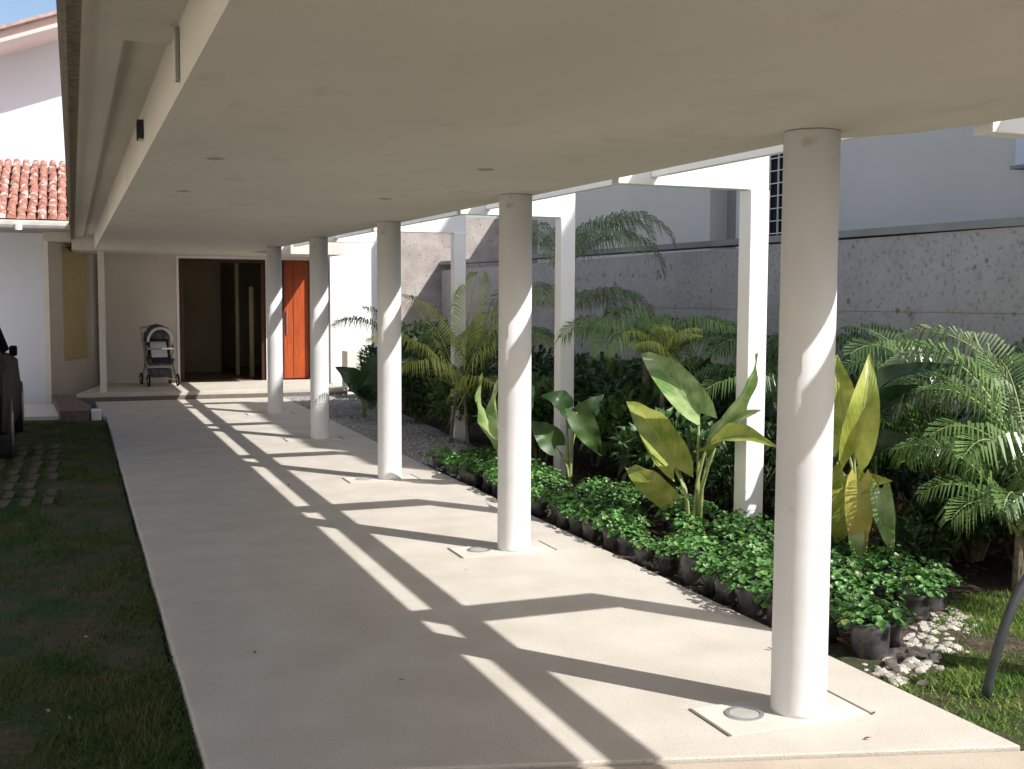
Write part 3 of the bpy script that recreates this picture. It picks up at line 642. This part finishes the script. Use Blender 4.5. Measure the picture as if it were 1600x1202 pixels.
# --- yellow leaved one just right of nearest column
ear('elephant ear with yellow and orange dying leaves just right of the nearest column', (4.42, 5.48, 0), [
    ((4.40, 5.62, .80), (4.42, 5.76, 1.33), .26, V(-.6, -.6, .0), M_eary, dict(fold=.5)),
    ((4.37, 5.50, .74), (4.43, 5.44, 1.35), .21, V(-.5, -.8, .1), M_eary, dict(fold=.5, bend=.2)),
    ((4.36, 5.55, .60), (4.36, 5.62, .14), .24, V(-.5, -.9, .2), M_eary, dict(fold=.2)),
    ((4.34, 5.40, .58), (4.34, 5.40, .10), .17, V(-.6, -.8, .2), M_earo, dict(fold=.3)), ((4.40, 5.50, .50), (4.42, 5.24, .62), .16, V(-.6, -.5, .6), M_eary, {}), ((4.34, 5.44, .40), (4.30, 5.34, .02), .10, V(-.6, -.8, .2), M_earg, dict(fold=.5)),
    ((4.42, 5.30, .55), (4.45, 5.22, .16), .13, V(-.6, -.5, .2), M_earg, dict(fold=.4))], 12, stem=M_gstem)
ear('plant with large dark arching leaves right of the yellow elephant ear', (4.95, 5.95, 0), [
    ((4.95, 6.15, .62), (4.98, 5.52, 1.18), .30, V(-.7, -.1, .7), M_eard, dict(bend=.2, fold=.5)),
    ((4.95, 6.05, .80), (5.0, 5.45, 1.32), .26, V(-.6, -.2, .8), M_eard, dict(bend=.25, fold=.5)),
    ((4.9, 6.0, .55), (4.85, 5.50, .82), .28, V(-.7, -.4, .7), M_eard, dict(bend=.2, fold=.4)),
    ((4.9, 6.2, .5), (4.9, 6.75, .95), .3, V(-.7, .2, .7), M_eard, dict(bend=.2, fold=.4))], 13)
ear('dark elephant ear in front of the third square post', (3.95, 8.75, 0), [
    ((3.92, 8.75, .72), (3.72, 8.78, .86), .22, V(-.3, -.8, .7), M_eard, dict(bend=.3)),
    ((4.0, 8.70, .70), (4.20, 8.6, .32), .22, V(-.5, -.85, .3), M_shrubm, {}),
    ((4.05, 8.8, .55), (4.25, 8.7, .85), .24, V(-.4, -.8, .5), M_eard, {}),
    ((3.85, 8.8, .4), (3.65, 8.9, .62), .24, V(-.4, -.8, .5), M_shrubm, {})], 14)
ear('yellow green broad leaf plant showing left of the second column', (3.62, 9.3, 0), [
    ((3.50, 9.25, .42), (3.24, 9.1, 1.02), .15, V(-.5, .3, .2), M_earg, dict(fold=.5)),
    ((3.55, 9.2, .45), (3.36, 9.0, .95), .16, V(-.9, -.4, .2), M_earg, dict(fold=.8)),
    ((3.6, 9.3, .5), (3.9, 9.4, .9), .28, V(-.4, -.8, .4), M_eard, {})], 15)
ear('nearly black leaved plant before the sunlit white wall', (3.78, 15.4, 0), [
    ((3.75, 15.5, .42), (3.42, 15.5, .72), .34, V(-.2, -.8, .6), M_eard, {}), ((3.8, 15.4, .45), (4.1, 15.4, 1.0), .28, V(-.3, -.9, .2), M_eard, {}),
    ((3.85, 15.3, .35), (4.22, 15.3, .62), .34, V(-.2, -.8, .6), M_eard, {}), ((3.7, 15.3, .3), (3.5, 15.1, .42), .34, V(-.2, -.8, .7), M_eard, {}),
    ((3.8, 15.3, .25), (3.95, 15.1, .5), .34, V(-.2, -.9, .4), M_eard, {})], 16)

# --- palms
palm('palm', 'thin dark palm frond arching across the sunlit white wall', 'palm', (4.30, 15.6, 0), [(185, 45, 1.0, 1.5, 1.05), (200, 70, .8, 1.2, 1.0), (20, 50, .7, 1.3, 1.0)], M_shrub, 21)
palm('palm', 'yellow green areca palm at the far end of the bed left of the fourth post', 'palm', (4.15, 12.2, 0),
     [(40, 62, 1.5, 1.5, .75), (60, 74, 1.7, 1.3, .8), (170, 60, 1.3, 1.5, .6), (120, 70, 1.5, 1.0, .6), (210, 50, 1.2, 1.4, .5), (330, 55, 1.3, 1.6, .7), (0, 68, 1.6, 1.5, .7), (280, 50, 1.0, 1.4, .4)], M_palmy, 22,
     [(.05, .02, .8, .02), (-.06, .04, .7, .02), (.02, -.07, .6, .02)])
palm('palm', 'tall palm whose loose fronds arch out behind the third square post in two tiers', 'palm', (5.06, 11.3, 0),
     [(-30, 60, 1.5, 2.6, 2.05), (-22, 48, 1.35, 2.6, 2.0), (-42, 66, 1.3, 2.5, 2.0), (10, 62, 1.15, 2.1, 2.05), (200, 60, 1.1, 2.2, 2.0), (240, 45, 1.0, 2.1, 2.0), (-70, 50, 1.2, 2.0, 2.0), (90, 60, 1.0, 2.0, 2.0),
      (-20, 45, 1.2, 2.4, 1.45), (-35, 60, 1.0, 2.4, 1.4), (20, 50, 1.1, 2.2, 1.4), (190, 45, 1.1, 2.0, 1.5), (230, 50, 1.0, 2.0, 1.5), (-60, 30, 1.1, 1.9, 1.3)], M_palmp, 23, [(0, 0, 2.05, .022), (.06, .03, 1.45, .02)])
palm('palm', 'palm with a pale yellowish crown above the tall elephant ear', 'palm', (5.15, 9.6, 0),
     [(a, e, l, 1.7, 1.12) for a, e, l in ((-35, 45, 1.1), (-10, 35, 1.1), (30, 50, 1.0), (150, 40, 1.0), (190, 45, 1.1), (220, 38, 1.1), (250, 55, .9), (300, 50, 1.0), (90, 60, 1.0), (270, 30, .9))], M_palmb, 24, [(0, 0, 1.1, .045)])
palm('palm', 'small golden palm crown just above the dark shrubs', 'palm', (5.0, 9.0, 0),
     [(a, e, .55, 1.6, 1.05) for a, e in ((-40, 75), (-10, 62), (170, 70), (200, 55), (230, 78), (300, 66), (100, 80))], M_palmy, 25, [(0, 0, 1.05, .03)])
palm('palm', 'bushy bright palm filling the right edge of the photo', 'palm', (5.25, 5.05, 0),
     [(150, 76, .95, 1.7, .55), (175, 64, .85, 1.9, .55), (130, 80, 1.2, 1.5, .55), (200, 58, .9, 1.9, .52), (235, 62, .8, 2.1, .5), (-100, 58, .8, 2.1, .5), (-60, 60, 1.2, 1.9, .65),
      (-25, 62, 1.3, 1.8, .7), (20, 60, 1.3, 1.6, .7), (60, 62, 1.25, 1.7, .7), (95, 55, 1.25, 1.7, .68), (-120, 30, .8, 1.8, .5), (0, 35, 1.0, 1.6, .5)], M_palm, 26,
     [(0, 0, .55, .022), (.05, .06, .5, .016)])
palm('palm', 'green palm with fronds reaching in front of the stone wall at right', 'palm', (5.85, 6.5, 0),
     [(160, 55, .9, 1.8, .85), (190, 62, 1.1, 1.8, .85), (220, 50, 1.0, 1.8, .8), (-40, 60, 1.1, 1.8, .85), (-80, 50, 1.1, 2.0, .8), (-10, 50, 1.1, 1.6, .8), (100, 65, 1.1, 1.5, .85), (250, 55, 1.0, 2.0, .8)], M_palm, 27, [(0, 0, .8, .03)])
palm('palm', 'low dense palm at the right edge under the taller fronds', 'palm', (4.98, 4.80, 0),
     [(a, e, l, 1.9, .34) for a, e, l in ((160, 60, .7), (140, 72, .9), (185, 50, .7), (215, 60, .7), (110, 66, .95), (75, 60, .9), (-30, 60, .9), (10, 55, .9), (-80, 60, .8), (250, 50, .7))], M_palm, 31, [(0, 0, .34, .03)])
palm('palm', 'pale feathery palm rising against the stone wall, tallest at the right', 'palm', (5.75, 5.55, 0),
     [(150, 72, 1.2, 2.2, .72), (165, 60, 1.1, 2.3, .72), (135, 80, 1.2, 1.9, .72), (185, 66, 1.0, 2.2, .7), (-60, 70, 1.1, 2.0, .7), (-20, 66, 1.2, 1.9, .72), (30, 70, 1.2, 1.8, .72), (90, 72, 1.2, 1.7, .72), (230, 55, .9, 2.2, .7), (-100, 55, .9, 2.2, .7)], M_palmp, 32, [(0, 0, .72, .028)])
palm('palm', 'bright green palm between the broad dark leaves and the right edge', 'palm', (5.35, 5.85, 0),
     [(a, e, l, 2.0, .48) for a, e, l in ((150, 66, .8), (170, 50, .7), (125, 76, .95), (205, 56, .7), (-40, 64, .9), (0, 60, .9), (60, 66, .9), (250, 50, .7), (-85, 52, .8))], M_palmb, 33, [(0, 0, .48, .026)])
palm('palm', 'mid green palm low in front of the stone wall beside the second square post', 'palm', (5.6, 8.0, 0),
     [(a, e, l, 1.9, .70) for a, e, l in ((150, 60, .9), (180, 50, .9), (120, 70, 1.0), (210, 60, .8), (-40, 60, 1.0), (0, 60, 1.0), (60, 66, 1.0), (250, 50, .9), (-85, 52, .9))], M_palm, 34, [(0, 0, .70, .026)])
palm('palm', 'dark palm in the shade between the third and fourth posts', 'palm', (4.9, 13.4, 0),
     [(a, 50, 1.1, 1.8, .9) for a in (0, 60, 130, 180, 220, 280, 320)], M_palm, 28, [(0, 0, .9, .035)])
palm('palm', 'dark feathery palm half hidden between second post and nearest column', 'palm', (5.9, 8.4, 0),
     [(a, 55, 1.15, 1.9, .9) for a in (-20, 30, 100, 160, 200, 240, 290)], M_shrubm, 29, [(0, 0, .9, .03)])

# --- shrubs making the dark mass
SH = [(4.7, 16.6, .7, .7, 1.05, 0), (5.6, 17.4, .8, .8, 1.2, 0), (4.35, 14.6, .55, .7, .95, 0), (5.3, 15.0, .8, .8, 1.15, 0), (6.0, 13.6, .6, .8, 1.2, 0), (4.35, 12.9, .5, .6, .9, 1),
      (5.2, 12.4, .7, .7, 1.05, 0), (4.45, 11.4, .5, .6, .85, 0), (6.0, 11.6, .6, .7, 1.1, 0), (5.0, 10.4, .7, .6, .95, 0), (4.35, 10.3, .45, .5, .8, 1), (6.0, 9.9, .6, .7, 1.05, 0),
      (4.85, 9.2, .6, .5, .85, 1), (5.5, 8.6, .7, .6, .95, 0), (4.65, 8.1, .55, .5, .78, 0), (6.1, 7.8, .5, .6, 1.0, 1), (5.3, 7.5, .6, .5, .85, 0), (4.75, 7.2, .45, .4, .7, 0),
      (5.9, 6.7, .5, .5, .85, 0), (5.2, 6.5, .5, .45, .7, 1), (6.15, 5.8, .45, .5, .8, 0), (5.5, 5.7, .45, .45, .62, 0), (6.1, 4.95, .45, .45, .7, 1), (4.9, 5.35, .35, .3, .5, 0), (5.75, 5.0, .4, .35, .55, 0),
      (4.9, 12.0, .4, .4, .7, 0), (5.9, 19.0, .6, .7, 1.2, 0), (4.9, 18.5, .5, .6, .9, 0)]
sl_ = {0: 'dark green leafy shrub', 1: 'lighter green leafy shrub'}
near = [(3.41, 'first'), (6.56, 'second'), (9.71, 'third'), (12.86, 'fourth'), (16.01, 'fifth')]
for i, (x, y, rx, ry, h, k) in enumerate(SH):
    nm = min(near, key=lambda a: abs(a[0]-y))[1]
    szp = 'tall' if h > 1 else ('low' if h < .75 else 'rounded')
    rowp = 'by the stone wall' if x > 5.7 else ('mid bed' if x > 4.95 else 'at the bed front')
    shrub('%s %s %s, level with %s post' % (szp, sl_[k], rowp, nm), (x, y, -.03), rx, ry, h, 900 if y > 9 else 800, [M_shrub, M_shrubm][k], 100+i, .15 if y > 8 else .11, .032 if y > 8 else .022)
# dry brown stemmed undergrowth at right
for i, (x, y) in enumerate([(5.2, 5.75), (5.65, 5.35), (4.85, 5.75), (6.0, 5.5)]):
    shrub('dry brown leaved undergrowth beneath the right palm' if i != 2 else 'dry brown undergrowth behind the yellow elephant ear', (x, y, -.03), .38, .35, .42, 320, M_brownl, 300+i, .09, .014, 'dry undergrowth below the palms', 4, 5, .2, 'dry_shrub')

# --- ground cover seedlings in black nursery bags along the path
protos = []
for v in range(5):
    rr = random.Random(500+v)
    t = thing('bagged_plant', 'x', 'potted plant', (0, 0, -50), 0, 'bagged ground cover plants along the path')
    b = MB(); n = 14; vs = []; lv = [(0, .065), (.025, .082), (.075, .078), (.125, .086), (.155, .080), (.16, .072), (.12, .066)]
    for z, r in lv:
        for k in range(n):
            a = 2*math.pi*k/n; q = r*(1+rr.uniform(-.09, .09)); vs.append((q*math.cos(a), q*math.sin(a), z+rr.uniform(-.008, .008)))
    b.add(vs, [(i*n+k, i*n+(k+1) % n, (i+1)*n+(k+1) % n, (i+1)*n+k) for i in range(len(lv)-1) for k in range(n)]+[tuple(range((len(lv)-1)*n, len(lv)*n))])
    b.build('bag', M_bag, t, smooth=True)
    f = MB()
    for k in range(150):
        a = rr.uniform(0, 6.28); q = .15*math.sqrt(rr.random()); z = .145+rr.choice((.07, .09, .13))*(1-(q/.17)**2)*rr.uniform(.75, 1.1)+rr.uniform(-.01, .012)
        c = V(q*math.cos(a), q*math.sin(a), z); az = rr.uniform(0, 6.28); r = rr.uniform(.010, .021)
        nn = (V(math.cos(a)*q*3, math.sin(a)*q*3, .8)+V(rr.uniform(-.5, .5), rr.uniform(-.5, .5), 0)).normalized(); e1 = nn.orthogonal().normalized(); e2 = nn.cross(e1)
        pts = [c-nn*.006]
        for j in range(6):
            th = j*math.pi/3+az; rj = r*(1 if j else 1.35); pts.append(c+(e1*math.cos(th)+e2*math.sin(th))*rj+nn*.003*rr.uniform(-1, 1))
        f.add(pts, [(0, 1+j, 1+(j+1) % 6) for j in range(6)])
    for k in range(14):
        a = rr.uniform(0, 6.28); q = rr.uniform(.03, .12); f.tube([(0, 0, .11), (q*math.cos(a), q*math.sin(a), .18)], .003, .002, 3, False)
    f.build('foliage', M_cover, t); protos.append(t)
pk = [kids(p) for p in protos]; used = set(); cnt = 0
def post_name(y):
    return 'beside the nearest column' if y < 4.9 else ('between the nearest and second columns' if y < 6.6 else ('by the second column' if y < 8.2 else 'towards the third column'))
rowc = [0]*6; ORD = 'zeroth first second third fourth fifth sixth seventh eighth ninth tenth eleventh twelfth thirteenth fourteenth fifteenth sixteenth seventeenth eighteenth nineteenth twentieth twenty-first twenty-second twenty-third twenty-fourth twenty-fifth twenty-sixth twenty-seventh twenty-eighth'.split()
y = 4.30
while y < 10.6:
    w_ = 5 if y < 4.6 else (5 if y < 5.6 else (4 if y < 8 else (3 if y < 9.5 else 2)))
    for j in range(w_):
        x = 3.43+(.06 if y < 4.5 else 0)+j*.24+R.uniform(-.05, .05)
        yy = y+R.uniform(-.05, .05)+(.10 if j % 2 else 0)+j*.02
        if x > 3.36+(yy-3.80)*1.15 and yy < 5.3: continue
        if R.random() < (.05 if j < 1 else .16): continue
        v = R.randrange(5); rowt = ['row nearest the path', 'second row', 'third row', 'fourth row', 'back row'][j]
        rowc[j] += 1; lb = '%s black-bagged seedling from the camera in the %s' % (ORD[rowc[j]], rowt)
        s = R.uniform(.78, 1.2); loc = (x, yy, -.055); rz = R.uniform(0, 6.28)
        if v not in used:
            used.add(v); o = protos[v]; o.location = loc; o.rotation_euler = (0, 0, rz); o.scale = (s, s, s); o['label'] = lb
        else: copy_tree(protos[v], pk[v], loc, rz, lb, s, tilt=(R.uniform(-.08, .08), R.uniform(-.08, .08)))
        cnt += 1
    y += .25
# --- pale stones at the bed corner and along the path edge
stv = []
def rock(rr, r):
    b = MB(); bpy_v = [V(*p).normalized() for p in ((0,0,1),(0,0,-1),(1,0,0),(-1,0,0),(0,1,0),(0,-1,0),(1,1,1),(-1,1,1),(1,-1,1),(-1,-1,1),(1,1,-1),(-1,1,-1),(1,-1,-1),(-1,-1,-1))]
    import bmesh
    bm = bmesh.new(); 
    for p in bpy_v: bm.verts.new(p*r*rr.uniform(.75, 1.15))
    bmesh.ops.convex_hull(bm, input=bm.verts); vs = [v.co.copy() for v in bm.verts]; bm.verts.index_update(); fs = [tuple(v.index for v in f.verts) for f in bm.faces]; bm.free()
    b.add(vs, fs); return b
for v in range(4):
    o = rock(random.Random(700+v), 1).build('pale_stone', M_peb); stv.append(o); tag(o, 'x', 'stone', 'pale stones along the bed edge')
def place_stone(x, y, r, lab, first=set()):
    v = R.randrange(4)
    if v in first: o = stv[v].copy(); C.objects.link(o)
    else: o = stv[v]; first.add(v)
    o.location = (x, y, -.042+r*.15); o.scale = (r, r*R.uniform(.7, 1.1), r*.55); o.rotation_euler = (R.uniform(-.4, .4), R.uniform(-.4, .4), R.uniform(0, 6)); o['label'] = lab
for i in range(190):
    t_ = R.random(); x = 3.33+t_*1.15; y = 3.92+t_*.80+R.gauss(0, .075)
    place_stone(x, y, R.uniform(.016, .044), 'pale stone in the heap between the bagged plants and the right lawn')
for i in range(105):
    y = 4.2+R.random()**1.2*6.0; place_stone(3.285+abs(R.gauss(0, .03)), y, R.uniform(.014, .030), 'small pale stone along the path edge below the bagged plants')
# gravel scatter, uncountable
rr = random.Random(77); g = MB()
for i in range(4200):
    y = rr.uniform(9.8, 19); x = 3.29+rr.random()*(.75+.04*(y-10)); r = rr.uniform(.008, .026)
    z = -.002; a = rr.uniform(0, 6); c, s_ = math.cos(a), math.sin(a)
    P = [(x+r*c, y+r*s_, z), (x-r*s_, y+r*c, z), (x-r*c, y-r*s_, z), (x+r*s_, y-r*c, z), (x, y, z+r*.9)]
    g.add(P, [(0, 1, 4), (1, 2, 4), (2, 3, 4), (3, 0, 4)])
o = g.build('gravel', M_pebg); struct(o, 'stuff'); tag(o, 'loose grey gravel beside the far half of the path', 'gravel')
# leaf litter / mulch in the bed
g = MB()
for i in range(5000):
    x = rr.uniform(3.4, 6.5); y = rr.uniform(4.3, 12); r = rr.uniform(.008, .03); a = rr.uniform(0, 6); c, s_ = math.cos(a)*r, math.sin(a)*r; z = -.02+rr.uniform(-.01, .03)
    if y < 3.95+(x-3.4)*.75: continue
    g.add([(x+c, y+s_, z), (x-s_*.5, y+c*.5, z+.01), (x-c, y-s_, z+rr.uniform(0, .02)), (x+s_*.5, y-c*.5, z)], [(0, 1, 2, 3)])
o = g.build('mulch', M_brownl); struct(o, 'stuff'); tag(o, 'dry leaf mulch scattered over the planting bed soil', 'mulch')
# small stones and bare bits on left lawn
for i in range(14):
    y = 3.4+R.random()**1.5*7; place_stone(-.55+R.random()*.85-(.03*y), y, R.uniform(.007, .013), 'tiny pale pebble lying on the dark left lawn'); 
for o in bpy.data.objects:
    if o.get('label') == 'tiny pale pebble lying on the dark left lawn': o['group'] = 'pebbles on the left lawn'; o['category'] = 'pebble'; o.location.z -= .012

for i, (x, y) in enumerate([(2.95, 3.55), (3.05, 4.4), (1.3, 4.6), (2.2, 6.4), (.75, 5.2), (3.0, 7.6), (1.05, 7.9), (2.75, 3.35), (1.75, 9.9), (2.45, 12.2), (2.3, 12.5)]):
    b = MB(); leaf(b, (0, 0, .004), (.035, .012, .012), .018, (0, 0, 1), nu=6, nv=2); o = b.build('fallen_leaf', M_brownl); o.location = (x, y, .002); o.rotation_euler = (0, 0, i*1.7); o.scale = (.6+.12*(i % 3),)*3
    tag(o, 'tiny dry brown leaf lying on the concrete path', 'leaf', 'fallen leaves on the path')
# --- bent grey pipe in right lawn
b = MB(); pts = [(3.60, 3.62, -.06), (3.615, 3.62, .03), (3.64, 3.61, .15), (3.67, 3.60, .27), (3.72, 3.60, .38), (3.80, 3.60, .49), (3.91, 3.60, .58), (4.05, 3.6, .63)]
b.tube(pts, .021, .021, 14); o = b.build('bent_pipe', M_pipe, smooth=True)
tag(o, 'thick dark grey hose curving up out of the lawn at the right edge', 'hose')

# shrubs that read alike: say which is nearer
byl = {}
for o in C.objects:
    if o.get('category') == 'shrub': byl.setdefault(o['label'], []).append(o)
for lb, os_ in byl.items():
    if len(os_) == 2:
        os_.sort(key=lambda o: o.location.y); os_[0]['label'] = 'nearer ' + lb; os_[1]['label'] = 'farther ' + lb
